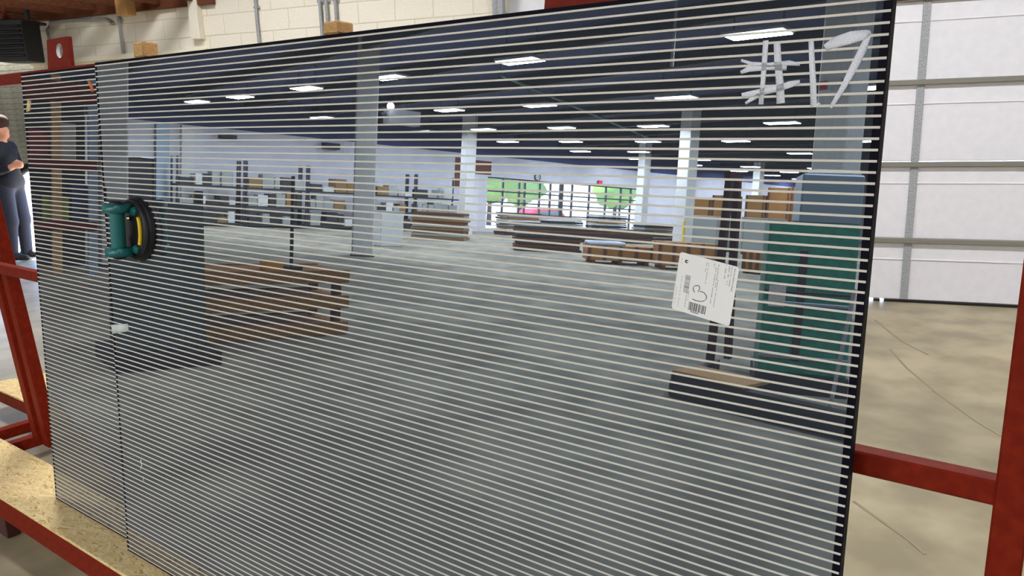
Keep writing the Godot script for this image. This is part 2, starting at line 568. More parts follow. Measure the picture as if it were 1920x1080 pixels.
# ---------- ceiling lights ----------
func ceiling_lights() -> void:
	var spots := []
	for p in [[369, 191], [450, 182], [574, 166], [729, 146], [975, 115], [1420, 65], [604, 221], [842, 207], [1011, 198], [1268, 184], [795, 247], [906, 243], [1053, 240], [1225, 237], [1466, 231], [952, 266], [1070, 266], [1215, 266], [1380, 265], [1088, 284], [1197, 285], [1194, 298], [1313, 300], [1299, 310], [1500, 288], [1407, 313], [1386, 321], [1480, 323], [1447, 329], [1533, 316], [1500, 336], [1640, 165], [1632, 265]]:
		spots.append([ry(p[0], p[1], 4.575), "white ceiling light panel hanging over the hall floor, mirrored in the striped glass", LAMP_ENERGY])
	for p in [[-7.4, 3.4], [-2.0, 3.6], [-2.0, 9.9], [3.4, 4.0], [3.4, 10.4], [8.8, 10.8], [-2.6, 16.2]]:
		spots.append([Vector3(p[0], 4.575, p[1]), "white ceiling light panel over the floor in front of the glass", NEAR_LAMP_ENERGY])
	for p in [[-4.6, -3.9], [0.6, -3.9], [5.6, -3.7]]:
		spots.append([Vector3(p[0], 4.575, p[1]), "white ceiling light panel over the floor between rack and overhead door", BAY_LAMP_ENERGY])
	var body := cbox(1.14, 0.06, 0.5, 0.01)
	var glow := boxm(1.08, 0.012, 0.44)
	for s in spots:
		var t := thing("ceiling_light", s[1], "ceiling light", s[0], Basis(Vector3.UP, deg_to_rad(-9.0)), "ceiling light panels")
		put("housing", body, M.lamp_body, T(0, 0.04, 0), t)
		put("lamp_panel", glow, M.lamp_glow, T(0, 0.006, 0), t)
		for x in [-0.45, 0.45]:
			put("hanger", cyl(0.012, 0.7, 8), M.dark_steel, T(x, 0.42, 0), t)
		var l := AreaLight3D.new()
		l.name = "light"
		l.area_size = Vector2(1.08, 0.44)
		l.light_energy = s[2]
		l.light_color = Color(0.985, 0.985, 1.0)
		l.shadow_enabled = true
		l.set("area_range", 60.0)
		t.add_child(l)
		l.position = Vector3(0, -0.008, 0)
		l.rotation.x = -PI / 2

# ---------- the red steel rack ----------
func glass_rack() -> void:
	var base := world(-1.8, -1.42, -0.1)
	base.y = 0.0
	var o := thing("glass_rack", "red-primed steel A-frame rack with chipboard ledge carrying the striped glass", "rack", base, Basis(G.x, Vector3.UP, G.x.cross(Vector3.UP)).orthonormalized())
	var m: Material = M.red_steel
	# top rail and the plates with lifting holes
	bar("top_rail", world(-4.9, 0.266, -0.085), world(0.35, 0.266, -0.085), 0.04, 0.04, m, o, G.y)
	bar("middle_rail", world(-4.9, -0.467, -0.085), world(-0.03, -0.467, -0.085), 0.04, 0.038, m, o, G.y)
	for u in [-2.87, -0.79]:
		var hole := CSGPolygon3D.new()
		hole.name = "lifting_plate"
		hole.polygon = PackedVector2Array([Vector2(-0.085, 0), Vector2(0.085, 0), Vector2(0.078, 0.1), Vector2(-0.078, 0.1)])
		hole.depth = 0.012
		hole.material = m
		var cut := CSGCylinder3D.new()
		cut.name = "hole"
		cut.radius = 0.024
		cut.height = 0.1
		cut.sides = 28
		cut.operation = CSGShape3D.OPERATION_SUBTRACTION
		cut.transform = Transform3D(Basis(Vector3.RIGHT, PI / 2), Vector3(0.01, 0.058, 0))
		hole.add_child(cut)
		o.add_child(hole, true)
		hole.transform = o.global_transform.affine_inverse() * Transform3D(G, world(u, 0.285, -0.075))
	# front posts lean with the glass, back legs lean the other way
	for u in [-4.75, -2.9, -1.6, -0.0325]:
		bar("front_post", world(u, -1.42, -0.085), world(u, 0.25, -0.085), 0.045, 0.05, m, o, G.z)
	for u in [-3.9, -3.79, -2.2, -0.6, 0.25]:
		bar("back_leg", world(u, -1.36, -0.33), world(u, 0.26, -0.105), 0.055, 0.05, m, o, G.z)
	# base: ties across, rails along, stub feet
	for u in [-4.27, -4.04, -2.6, -1.2, -0.03]:
		var a := world(u, -1.43, 0.06)
		var b := world(u, -1.43, -0.8)
		b.y = a.y
		bar("base_tie", a, b, 0.05, 0.055, m, o)
		for q in [a.lerp(b, 0.08), a.lerp(b, 0.62), a.lerp(b, 0.92)]:
			bar("foot", Vector3(q.x, 0.0, q.z), Vector3(q.x, a.y - 0.02, q.z), 0.04, 0.04, M.rust_post, o, G.x)
	bar("front_rail", world(-4.95, -1.376, 0.062), world(0.3, -1.376, 0.062), 0.045, 0.082, m, o, G.y)
	bar("back_rail", world(-4.95, -1.355, -0.5), world(-1.9, -1.355, -0.5), 0.045, 0.06, m, o, G.y)
	for u in [-3.3, -2.52, -1.0]:
		var p := world(u, -1.41, 0.055)
		bar("foot", Vector3(p.x, 0, p.z), Vector3(p.x, p.y, p.z), 0.075, 0.05, M.rust_post, o, G.z)
	# chipboard ledge in two boards, and the one on the far side
	for s in [[-4.95, -2.424], [-2.421, 0.3]]:
		putw("ledge_board", cbox(s[1] - s[0], 0.012, 0.266, 0.002), M.osb, Transform3D(G, world((s[0] + s[1]) / 2, -1.3285, -0.047)), o)
	putw("ledge_board", cbox(3.05, 0.012, 0.32, 0.002), M.osb, Transform3D(G, world(-3.425, -1.319, -0.64)), o)
	# wooden blocks wedged on the top rail
	for s in [[-2.325, 0.045, "pale wooden block on the rack top beside the suction lifter end"], [-1.468, 0.03, "small brown wooden block on the middle of the rack top"]]:
		var wb := put("wooden_block", cbox(0.055, s[1], 0.05, 0.004), M.pine, Transform3D(G, world(s[0], 0.2865 + s[1] / 2, -0.082)))
		tag(wb, s[2], "block")
	var ws := put("wooden_spacer", cbox(0.03, 0.05, 0.02, 0.003), M.pine, Transform3D(G, world(-3.095, -1.297, -0.085)))
	tag(ws, "little wooden spacer behind the foot of the rear glass pane", "spacer")

# ---------- the glass ----------
const V_TOP := 0.273
const V_BOT := -1.3217
const PITCH := 0.01593
func pane(called: String, label: String, u0: float, u1: float, w: float) -> Node3D:
	var h := V_TOP - V_BOT
	var o := thing(called, label, "glass pane", world((u0 + u1) / 2, V_BOT, w), G)
	var wd := u1 - u0
	put("edge_seal", boxm(wd, h, 0.0245), M.seal, T(0, h / 2, -0.01275), o)
	put("glass_sheet", boxm(wd - 0.024, h - 0.022, 0.003), M.mirror_glass, T(0, h / 2, -0.0015), o)
	var sm := boxm(wd - 0.003, 0.0036, 0.0005)
	var v := 0.2165 * GAP
	while v > V_BOT + 0.004:
		if v < V_TOP - 0.004:
			put("printed_stripe", sm, M.frit, T(0, v - V_BOT, 0.00025), o)
		v -= PITCH
	return o

func glass_panes() -> void:
	pane("striped_glass_pane", "large dark mirror-coated glass pane with cream stripes, marked #17", -2.474, -0.2405, 0.0)
	pane("striped_glass_pane", "dark striped glass pane behind, its end showing past the one marked #17", -3.08, -0.85, -0.0375)
	var o := get_node("striped_glass_pane")
	var inv: Transform3D = o.global_transform.affine_inverse()
	var on := inv * Transform3D(G, P0)
	# the painted mark
	var strokes := [
		[[1436, 76, 10], [1434, 110, 10], [1431, 150, 9], [1427, 196, 9]],
		[[1457, 79, 12], [1459, 120, 13], [1463, 160, 14], [1464, 194, 15]],
		[[1390, 113, 5], [1408, 119, 6], [1440, 122, 8], [1480, 118, 9], [1500, 121, 5]],
		[[1389, 136, 6], [1405, 129, 11], [1440, 127, 9], [1475, 128, 8]],
		[[1391, 180, 11], [1420, 174, 12], [1455, 167, 12], [1482, 158, 12], [1500, 154, 8]],
		[[1398, 194, 5], [1410, 186, 7], [1424, 178, 8]],
		[[1521, 76, 9], [1523, 120, 10], [1525, 165, 11], [1526, 201, 11]],
		[[1537, 193, 5], [1532, 199, 6]],
		[[1547, 90, 12], [1565, 80, 19], [1595, 71, 22], [1625, 64, 15], [1633, 61, 6]],
		[[1630, 62, 9], [1617, 95, 14], [1598, 132, 13], [1578, 170, 10], [1557, 202, 6]]]
	for s in strokes:
		var pts := []
		var wid := []
		for q in s:
			var g := on_glass(q[0], q[1])
			pts.append(Vector2(g.x, g.y))
			wid.append(q[2] * 0.00083)
		var mk := put("marker_stroke", plate(stroke_outline(pts, wid), 0.0004, 0.0009), M.marker, on, o)
		mk.set_meta("label", "white paint-marker stroke of the hand-written #17")
	for q in [[[264, 862, 2.5], [266, 872, 2.0], [264, 880, 1.5]], [[268, 893, 1.2], [270, 902, 1.0]]]:
		var pts := []
		var wid := []
		for c in q:
			var g := on_glass(c[0], c[1])
			pts.append(Vector2(g.x, g.y))
			wid.append(c[2] * 0.0018)
		put("scuff_mark", plate(stroke_outline(pts, wid), 0.0004, 0.0009), M.marker, on, o)
	sticker(o, on)
	suction_lifter()
	# scraps stuck on the panes
	var sc := put("paper_scrap", plate(quad([[209, 609], [240, 607], [242, 621], [211, 626]]), 0.0005, 0.0012), M.pale_goods, Transform3D(G, P0))
	tag(sc, "small torn white paper scrap stuck below the suction lifter", "paper")
	var t1 := put("tape_strip", plate(quad([[164, 152, -0.036], [170, 152, -0.036], [176, 170, -0.036], [172, 173, -0.036]]), -0.0368, -0.036), mat(Color(0.78, 0.42, 0.2), 0.7), Transform3D(G, P0))
	tag(t1, "short orange strip on the top corner of the rear pane", "tape")
	var t2 := put("tape_strip", plate(quad([[51, 188, -0.036], [58, 189, -0.036], [56, 208, -0.036], [49, 210, -0.036]]), -0.0368, -0.036), mat(Color(0.85, 0.76, 0.52), 0.7), Transform3D(G, P0))
	tag(t2, "short cream strip on the outer edge of the rear pane", "tape")

func quad(px: Array) -> Array:
	var out := []
	for q in px:
		var g := on_glass(q[0], q[1], q[2] if q.size() > 2 else 0.0)
		out.append(Vector2(g.x, g.y))
	return out

func sticker(_o: Node3D, _on: Transform3D) -> void:
	var c := quad([[1276, 473], [1387, 500], [1368, 613], [1259, 577]])
	var ex: Vector2 = (c[1] - c[0] + c[2] - c[3]) * 0.5
	var ey: Vector2 = (c[3] - c[0] + c[2] - c[1]) * 0.5
	var mid: Vector2 = (c[0] + c[1] + c[2] + c[3]) * 0.25
	var im := Image.create(512, 512, false, Image.FORMAT_RGB8)
	im.fill(Color(0.91, 0.905, 0.885))
	var k := Color(0.25, 0.25, 0.27)
	var r := RandomNumberGenerator.new()
	r.seed = 3
	# rows of small print, set sideways
	for row in [[0.05, 0.1, 0.2, 5], [0.035, 0.6, 0.9, 4], [0.1, 0.4, 0.93, 5], [0.47, 0.05, 0.22, 6], [0.5, 0.06, 0.42, 7], [0.6, 0.03, 0.12, 8], [0.635, 0.1, 0.72, 8], [0.67, 0.02, 0.42, 9], [0.695, 0.3, 0.78, 7], [0.79, 0.02, 0.24, 9], [0.845, 0.02, 0.32, 9], [0.885, 0.02, 0.35, 9], [0.935, 0.02, 0.44, 11], [0.22, 0.62, 0.9, 7], [0.25, 0.62, 0.78, 6]]:
		var t: float = row[1]
		while t < row[2]:
			var step := r.randf_range(0.008, 0.02)
			if r.randf() < 0.82:
				im.fill_rect(Rect2i(int(row[0] * 512 - row[3] * 0.5 + r.randf_range(0, 2)), int(t * 512), int(row[3]), maxi(2, int(step * 400))), k.lightened(r.randf_range(0.1, 0.45)))
			t += step + 0.006
	# logo disc
	for yy in 34:
		for xx in 34:
			var dd := Vector2(xx - 17, yy - 17).length()
			if dd < 15 and not (xx > 15 and absf(yy - 17) < 5):
				im.set_pixel(int(0.1 * 512) + xx, int(0.1 * 512) + yy, k.darkened(0.3))
	# the two bar codes
	var tt := 0.36
	while tt < 0.66:
		var hh := r.randf_range(0.004, 0.012)
		im.fill_rect(Rect2i(int(0.155 * 512), int(tt * 512), 46, maxi(2, int(hh * 512))), k)
		tt += hh + r.randf_range(0.004, 0.01)
	var ss := 0.285
	while ss < 0.58:
		var ww := r.randf_range(0.006, 0.022)
		im.fill_rect(Rect2i(int(ss * 512), int(0.79 * 512), maxi(2, int(ww * 512)), 74), k.darkened(0.4))
		ss += ww + r.randf_range(0.006, 0.014)
	im.fill_rect(Rect2i(int(0.33 * 512), int(0.945 * 512), 70, 8), k.lightened(0.2))
	var pm := mat(Color.WHITE, 0.7)
	pm.albedo_texture = ImageTexture.create_from_image(im)
	# sheet with round corners, its print laid out over its own width and height
	var st := SurfaceTool.new()
	st.begin(Mesh.PRIMITIVE_TRIANGLES)
	var rim := []
	for q in [[1, 1, 0], [0, 1, 90], [0, 0, 180], [1, 0, 270]]:
		for a in 5:
			var an := deg_to_rad(q[2] + a * 22.5)
			rim.append(Vector2(absf(q[0] - 0.045) + 0.045 * cos(an), absf(q[1] - 0.045) + 0.045 * sin(an)))
	for n in range(1, rim.size() - 1):
		for p in [rim[0], rim[n], rim[n + 1]]:
			st.set_uv(p)
			st.set_normal(Vector3.BACK)
			st.add_vertex(Vector3(p.x - 0.5, 0.5 - p.y, 0))
	var sheet := st.commit()
	var b := Basis(G.x * ex.x + G.y * ex.y, -(G.x * ey.x + G.y * ey.y), G.z * 0.001)
	var o := thing("shipping_label", "white square shipping label with bar codes and a pen-written 3", "label", world(mid.x, mid.y, 0.0006), G)
	putw("printed_sheet", sheet, pm, Transform3D(b, world(mid.x, mid.y, 0.0009)), o)
	var pen := []
	var wd := []
	for q in [[425, 592], [408, 565], [406, 535], [425, 512], [460, 506], [486, 518], [489, 550], [466, 588], [500, 580], [545, 600], [574, 640], [572, 675], [545, 702], [500, 710], [445, 700], [396, 677]]:
		var g := on_glass(1240 + q[0] / 6.75, 460 + q[1] / 6.75)
		pen.append(Vector3(g.x, g.y, 0.0011))
	putw("pen_mark", tube(pen, 0.0006, 6), M.ink, Transform3D(G, P0), o)

func suction_lifter() -> void:
	var c := Vector2(-2.272, -0.2218)
	var o := thing("suction_lifter", "green-handled black suction cup lifter with yellow mark on striped glass", "suction cup", world(c.x, c.y, 0.0005), G)
	var face := Basis(Vector3.RIGHT, PI / 2)      # lathe axis turned out of the glass
	put("rubber_pad", lathe([Vector2(0, 0), Vector2(0.094, 0), Vector2(0.096, 0.004), Vector2(0.093, 0.012), Vector2(0.086, 0.02), Vector2(0.078, 0.026), Vector2(0.05, 0.028), Vector2(0, 0.028)], 48), M.rubber, Transform3D(face, Vector3.ZERO), o)
	put("pad_rim", lathe([Vector2(0.087, 0.018), Vector2(0.091, 0.02), Vector2(0.089, 0.025), Vector2(0.084, 0.024)], 48), M.black_box, Transform3D(face, Vector3.ZERO), o)
	for s in [-1, 1]:
		var arm := put("handle_arm", plate([Vector2(0.018, 0.0), Vector2(0.03, 0.03), Vector2(0.028, 0.055), Vector2(0.018, 0.062), Vector2(-0.016, 0.078), Vector2(-0.022, 0.068), Vector2(-0.018, 0.045), Vector2(-0.016, 0.0)], -0.012, 0.012), M.teal, Transform3D(Basis(Vector3.RIGHT, PI / 2), Vector3(0, s * 0.064, 0.02)), o)
		put("bolt", lathe([Vector2(0, 0.006), Vector2(0.004, 0.005), Vector2(0.007, 0.0), Vector2(0, 0)], 16), M.chrome, Transform3D(Basis(Vector3.BACK, 0.0 if s > 0 else PI), Vector3(0, 0.012, 0.03) if s > 0 else Vector3(0.0, -0.012, 0.03)), arm)
		put("mounting_boss", lathe([Vector2(0.013, 0), Vector2(0.013, 0.006), Vector2(0.008, 0.013), Vector2(0, 0.014)], 20), M.teal, Transform3D(face, Vector3(0.032, s * 0.056, 0.026)), o)
		put("grip_cap", lathe([Vector2(0.0, 0.0), Vector2(0.018, 0.0), Vector2(0.02, 0.006), Vector2(0.018, 0.016), Vector2(0.01, 0.02), Vector2(0, 0.02)], 24), M.rubber, Transform3D(Basis(Vector3.BACK, 0.0 if s > 0 else PI), Vector3(0, s * 0.066, 0.064)), o)
	put("grip", lathe([Vector2(0.0, -0.068), Vector2(0.017, -0.068), Vector2(0.02, -0.05), Vector2(0.0205, 0), Vector2(0.02, 0.05), Vector2(0.017, 0.068), Vector2(0, 0.068)], 28), M.teal_grip, T(0, 0, 0.064), o)
	put("pump_plunger", cyl(0.009, 0.045, 16), M.chrome, Transform3D(Basis(Vector3.BACK, 0.35), Vector3(-0.01, -0.04, 0.05)), o)
	var arc := []
	for k in 9:
		var a := deg_to_rad(-28.0 + k * 7.0)
		arc.append(Vector3(cos(a) * 0.062, sin(a) * 0.085, 0.03))
	put("yellow_strip", tube(arc, 0.0055, 10), M.yellow, Transform3D(), o)

# ---------- person in the doorway ----------
func capsule_field(p: Vector3, bones: Array) -> float:
	var d := 10.0
	for b in bones:
		var ab: Vector3 = b[1] - b[0]
		var t := clampf((p - b[0]).dot(ab) / maxf(ab.length_squared(), 1e-6), 0.0, 1.0)
		var e: float = (p - b[0] - ab * t).length() - lerpf(b[2], b[3], t)
		var h := maxf(0.035 - absf(d - e), 0.0) / 0.035
		d = minf(d, e) - h * h * 0.035 * 0.25
	return d

func body_mesh(bones: Array, cell: float, lo_cut := -9.0, hi_cut := 9.0) -> Mesh:
	var lo := Vector3(9, 9, 9)
	var hi := -lo
	for b in bones:
		for e in 2:
			var r: float = b[2 + e] + cell * 2 + 0.01
			lo = lo.min(b[e] - Vector3(r, r, r))
			hi = hi.max(b[e] + Vector3(r, r, r))
	lo.y = maxf(lo.y, lo_cut)
	hi.y = minf(hi.y, hi_cut)
	var nx := int((hi.x - lo.x) / cell) + 2
	var ny := int((hi.y - lo.y) / cell) + 2
	var nz := int((hi.z - lo.z) / cell) + 2
	var f := PackedFloat32Array()
	f.resize(nx * ny * nz)
	for j in ny:
		var y := lo.y + j * cell
		var near := []
		for b in bones:
			var r := maxf(b[2], b[3]) + cell * 3 + 0.05
			if y > minf(b[0].y, b[1].y) - r and y < maxf(b[0].y, b[1].y) + r:
				near.append(b)
		for k in nz:
			for i in nx:
				f[(j * nz + k) * nx + i] = capsule_field(lo + Vector3(i, j, k) * cell, near) if near.size() else 1.0
	var at := {}
	var verts := PackedVector3Array()
	for j in ny - 1:
		for k in nz - 1:
			for i in nx - 1:
				var sum := Vector3.ZERO
				var n := 0
				for e in [[0, 0, 0, 1, 0, 0], [0, 1, 0, 1, 1, 0], [0, 0, 1, 1, 0, 1], [0, 1, 1, 1, 1, 1], [0, 0, 0, 0, 1, 0], [1, 0, 0, 1, 1, 0], [0, 0, 1, 0, 1, 1], [1, 0, 1, 1, 1, 1], [0, 0, 0, 0, 0, 1], [1, 0, 0, 1, 0, 1], [0, 1, 0, 0, 1, 1], [1, 1, 0, 1, 1, 1]]:
					var a := f[((j + e[1]) * nz + k + e[2]) * nx + i + e[0]]
					var b := f[((j + e[4]) * nz + k + e[5]) * nx + i + e[3]]
					if (a < 0) != (b < 0):
						var t := a / (a - b)
						sum += Vector3(e[0], e[1], e[2]).lerp(Vector3(e[3], e[4], e[5]), t)
						n += 1
				if n:
					at[(j * nz + k) * nx + i] = verts.size()
					verts.append(lo + (Vector3(i, j, k) + sum / n) * cell)
	var st := SurfaceTool.new()
	st.begin(Mesh.PRIMITIVE_TRIANGLES)
	st.set_smooth_group(0)
	for v in verts:
		st.add_vertex(v)
	for key in at:
		var i: int = key % nx
		var k: int = (key / nx) % nz
		var j: int = key / (nx * nz)
		var here := f[key]
		for ax in 3:
			var d: int = [1, nx * nz, nx][ax]
			var e1: int = [nx * nz, nx, 1][ax]
			var e2: int = [nx, 1, nx * nz][ax]
			if key + d >= f.size() or i == 0 or j == 0 or k == 0:
				continue
			var there := f[key + d]
			if (here < 0) == (there < 0):
				continue
			if not (at.has(key - e1) and at.has(key - e2) and at.has(key - e1 - e2)):
				continue
			var q := [at[key], at[key - e1], at[key - e1 - e2], at[key - e2]]
			if here > 0:
				q.reverse()
			for n in [0, 2, 1, 0, 3, 2]:
				st.add_index(q[n])
	st.generate_normals()
	return st.commit()

func person() -> void:
	# he faces the right with his back half turned; x forward, z to his right
	var foot := on_wall(36, 470, -6.86)
	var o := thing("person", "man in navy T-shirt and blue jeans standing in the bright doorway", "person", Vector3(foot.x, 0.0, -6.86), Basis(Vector3.UP, deg_to_rad(18.0)))
	var v := func(x, y, z): return Vector3(x, y, z)
	var skin_b := [
		[v.call(0.0, 1.52, 0), v.call(0.005, 1.4, 0), 0.058, 0.062],
		[v.call(0.005, 1.645, 0), v.call(-0.012, 1.67, 0), 0.088, 0.09], [v.call(0.03, 1.58, 0), v.call(0.06, 1.55, 0), 0.06, 0.05],
		[v.call(0.075, 1.62, 0), v.call(0.105, 1.6, 0), 0.02, 0.016], [v.call(0.03, 1.63, 0.08), v.call(0.02, 1.6, 0.085), 0.014, 0.012], [v.call(0.03, 1.63, -0.08), v.call(0.02, 1.6, -0.085), 0.014, 0.012],
		[v.call(-0.03, 1.38, 0.1), v.call(-0.03, 1.38, -0.1), 0.1, 0.1], [v.call(-0.02, 1.28, 0), v.call(0, 1.0, 0), 0.14, 0.13], [v.call(0, 0.98, 0.06), v.call(0, 0.98, -0.06), 0.13, 0.13],
		[v.call(0, 0.93, 0.1), v.call(0.03, 0.5, 0.11), 0.09, 0.06], [v.call(0.03, 0.5, 0.11), v.call(-0.02, 0.1, 0.11), 0.058, 0.04], [v.call(-0.02, 0.07, 0.11), v.call(0.14, 0.035, 0.12), 0.045, 0.03],
		[v.call(0, 0.93, -0.1), v.call(0.04, 0.5, -0.11), 0.09, 0.06], [v.call(0.04, 0.5, -0.11), v.call(0.02, 0.1, -0.11), 0.058, 0.04], [v.call(0.02, 0.07, -0.11), v.call(0.18, 0.035, -0.12), 0.045, 0.03]]
	for s in [1, -1]:
		var el: Vector3 = v.call(-0.02, 1.1, 0.27 * s)
		var wr: Vector3 = v.call(0.2, 1.16, 0.2 * s)
		skin_b.append([v.call(-0.03, 1.38, 0.17 * s), el, 0.062, 0.045])
		skin_b.append([el, wr, 0.043, 0.03])
		var palm: Vector3 = v.call(0.25, 1.19, 0.165 * s)
		skin_b.append([wr, palm, 0.028, 0.03])
		for k in 4:
			var r: Vector3 = palm + Vector3(0.012, 0.027 - 0.018 * k, -0.004 * s)
			var kn: Vector3 = r + Vector3(0.035 - 0.004 * absf(k - 1), 0.004, -0.022 * s)
			skin_b.append([r, kn, 0.0095, 0.009])
			skin_b.append([kn, kn + Vector3(-0.004, -0.004, -0.034 * s), 0.009, 0.0075])
		skin_b.append([palm + Vector3(-0.02, 0.025, 0), palm + Vector3(0.015, 0.055, -0.015 * s), 0.011, 0.009])
	var body := put("body", body_mesh(skin_b, 0.014), M.skin, Transform3D(), o)
	body.set_meta("label", "bare face, neck and forearms")
	var shirt := []
	for b in skin_b:
		if b[0].y < 1.4 and b[0].y > 0.94 and absf(b[0].z) < 0.19 and b[2] > 0.06:
			shirt.append([b[0], b[1], b[2] + 0.022, b[3] + 0.022])
	for b in skin_b:
		if b[2] == 0.043:
			shirt.append([b[0], b[0].lerp(b[1], 0.85), 0.062, 0.048])
	put("t_shirt", body_mesh(shirt, 0.016, 0.9, 1.47), M.shirt, Transform3D(), o)
	var legs := [[v.call(0, 0.98, 0.06), v.call(0, 0.98, -0.06), 0.142, 0.142]]
	for b in skin_b:
		if b[0].y < 0.94 and b[0].y > 0.3:
			legs.append([b[0], b[1] if b[1].y > 0.2 else b[1] + Vector3(0, -0.03, 0), b[2] + 0.02, b[3] + 0.028])
	put("jeans", body_mesh(legs, 0.016, 0.05, 1.0), M.jeans, Transform3D(), o)
	for s in [1, -1]:
		var x := -0.02 if s > 0 else 0.02
		put("shoe", body_mesh([[v.call(x - 0.05, 0.05, 0.11 * s), v.call(x + 0.05, 0.06, 0.115 * s), 0.05, 0.052], [v.call(x + 0.05, 0.05, 0.115 * s), v.call(x + 0.19, 0.036, 0.12 * s), 0.048, 0.036]], 0.012, 0.0, 0.2), M.shoe, Transform3D(), o)
	put("hair", body_mesh([[v.call(-0.012, 1.68, 0), v.call(-0.035, 1.64, 0), 0.108, 0.1], [v.call(0.04, 1.715, 0), v.call(-0.03, 1.71, 0), 0.08, 0.09], [v.call(-0.035, 1.66, 0), v.call(-0.055, 1.575, 0), 0.09, 0.066], [v.call(-0.01, 1.66, 0.03), v.call(-0.02, 1.6, 0.035), 0.07, 0.06]], 0.012), M.hair, Transform3D(), o)

# ---------- fittings on the block wall ----------
func wall_fittings() -> void:
	var zc := WZ + 0.04
	var cond := [[482, "thin grey conduit running up the block wall beside the long bare stretch"], [602, "left of two close conduits rising above the brown wooden block"], [614, "right of two close conduits rising above the brown wooden block"], [631, "single conduit rising just past the pair above the brown wooden block"], [223, "grey conduit on the block wall under the wooden joists"]]
	for c in cond:
		var p := on_wall(c[0], 40, zc)
		var t := thing("conduit", c[1], "conduit", Vector3(p.x, 1.3, zc), Basis(), "conduits on the block wall")
		put("pipe", cyl(0.016, 2.6, 12), M.galvanised, T(0, 1.3, 0), t)
		for y in [0.5, 1.45, 2.2]:
			put("strap", cbox(0.07, 0.025, 0.02), M.galvanised, T(0, y, -0.012), t)
	# conduit that bends under the joists
	var b0 := on_wall(99, 72, zc)
	var t2 := thing("bent_conduit", "grey conduit bending along the ceiling edge above the rack's lifting plate", "conduit", Vector3(b0.x, 1.6, zc))
	var pts := [Vector3(b0.x, 1.6, zc), Vector3(b0.x - 0.05, 2.55, zc), Vector3(b0.x - 0.07, 2.72, zc), Vector3(b0.x, 2.8, zc), Vector3(b0.x + 0.3, 2.8, zc), Vector3(b0.x + 0.85, 2.77, zc), Vector3(b0.x + 0.93, 2.72, zc)]
	putw("pipe", tube(pts, 0.018, 10), M.galvanised, Transform3D(), t2)
	# boxed duct
	var d := on_wall(375, 40, WZ)
	var du := put("wall_duct", cbox(0.115, 0.8, 0.09, 0.006), M.block, T(d.x, 2.88, WZ + 0.055))
	tag(du, "short white boxed duct coming down the block wall", "duct")
	# cream ledge board
	var tr := struct("trim_1", cbox(2.6, 0.055, 0.06, 0.005), mat(Color(0.93, 0.9, 0.8), 0.6), T(-7.3, 2.365, WZ + 0.035))
	tr.rotation.z = 0.0
	# wooden joists of the low storey over the left bay
	var j := structure_root("trim_2", Vector3(0, 2.86, WZ))
	for k in 15:
		put("joist", cbox(0.05, 0.2, 1.2, 0.004), M.joist_wood, T(-12.4 + k * 0.45, 0.1, 0.62), j)
	put("header", cbox(6.8, 0.24, 0.06), M.joist_wood, T(-9.25, 0.08, 0.05), j)
	var hb := on_wall(234, 5, WZ + 0.3)
	var hbk := put("hanging_block", cbox(0.16, 0.2, 0.12, 0.006), M.pine, T(hb.x, 2.86 - 0.02, WZ + 0.3))
	tag(hbk, "pale wooden block hanging under the brown joists", "block")
	# black heater beside the roll-up door
	var bc := on_wall(36, 80, WZ + 0.45)
	var h := thing("unit_heater", "black square unit heater hung by the grey roll-up door", "heater", Vector3(bc.x, bc.y - 0.21, WZ + 0.45), Basis(Vector3.UP, 0.3))
	put("case", cbox(0.34, 0.44, 0.3, 0.01), M.black_box, T(0, 0.22, 0), h)
	for k in 7:
		put("louvre", cbox(0.29, 0.012, 0.05, 0.003), M.dark_steel, Transform3D(Basis(Vector3.RIGHT, 0.5), Vector3(0, 0.07 + k * 0.05, 0.16)), h)
	put("flue", cyl(0.04, 0.24, 16), mat(Color(0.5, 0.2, 0.08), 0.6), T(-0.14, 0.55, 0), h)
	put("bracket", cbox(0.04, 0.24, 0.04), M.dark_steel, T(0.14, 0.55, 0), h)
	put("bracket", cbox(0.3, 0.03, 0.3), M.dark_steel, T(0, 0.43, -0.15), h)

# ---------- near things that the glass mirrors ----------
func column(p: Vector3, w: float, label: String, turn := 0.0) -> void:
	var t := thing("column", label, "column", Vector3(p.x, 0, p.z), Basis(Vector3.UP, turn), "square hall columns")
	put("shaft", cbox(w, 5.32, w, 0.02), M.column, T(0, 2.66, 0), t)
	put("base_plate", cbox(w + 0.06, 0.03, w + 0.06), M.dark_steel, T(0, 0.015, 0), t)
	if label.contains("wooden crates"):
		put("corner_guard", cbox(0.07, 1.2, 0.07, 0.005), M.yellow, T(w / 2 - 0.025, 0.62, -w / 2 + 0.025), t)

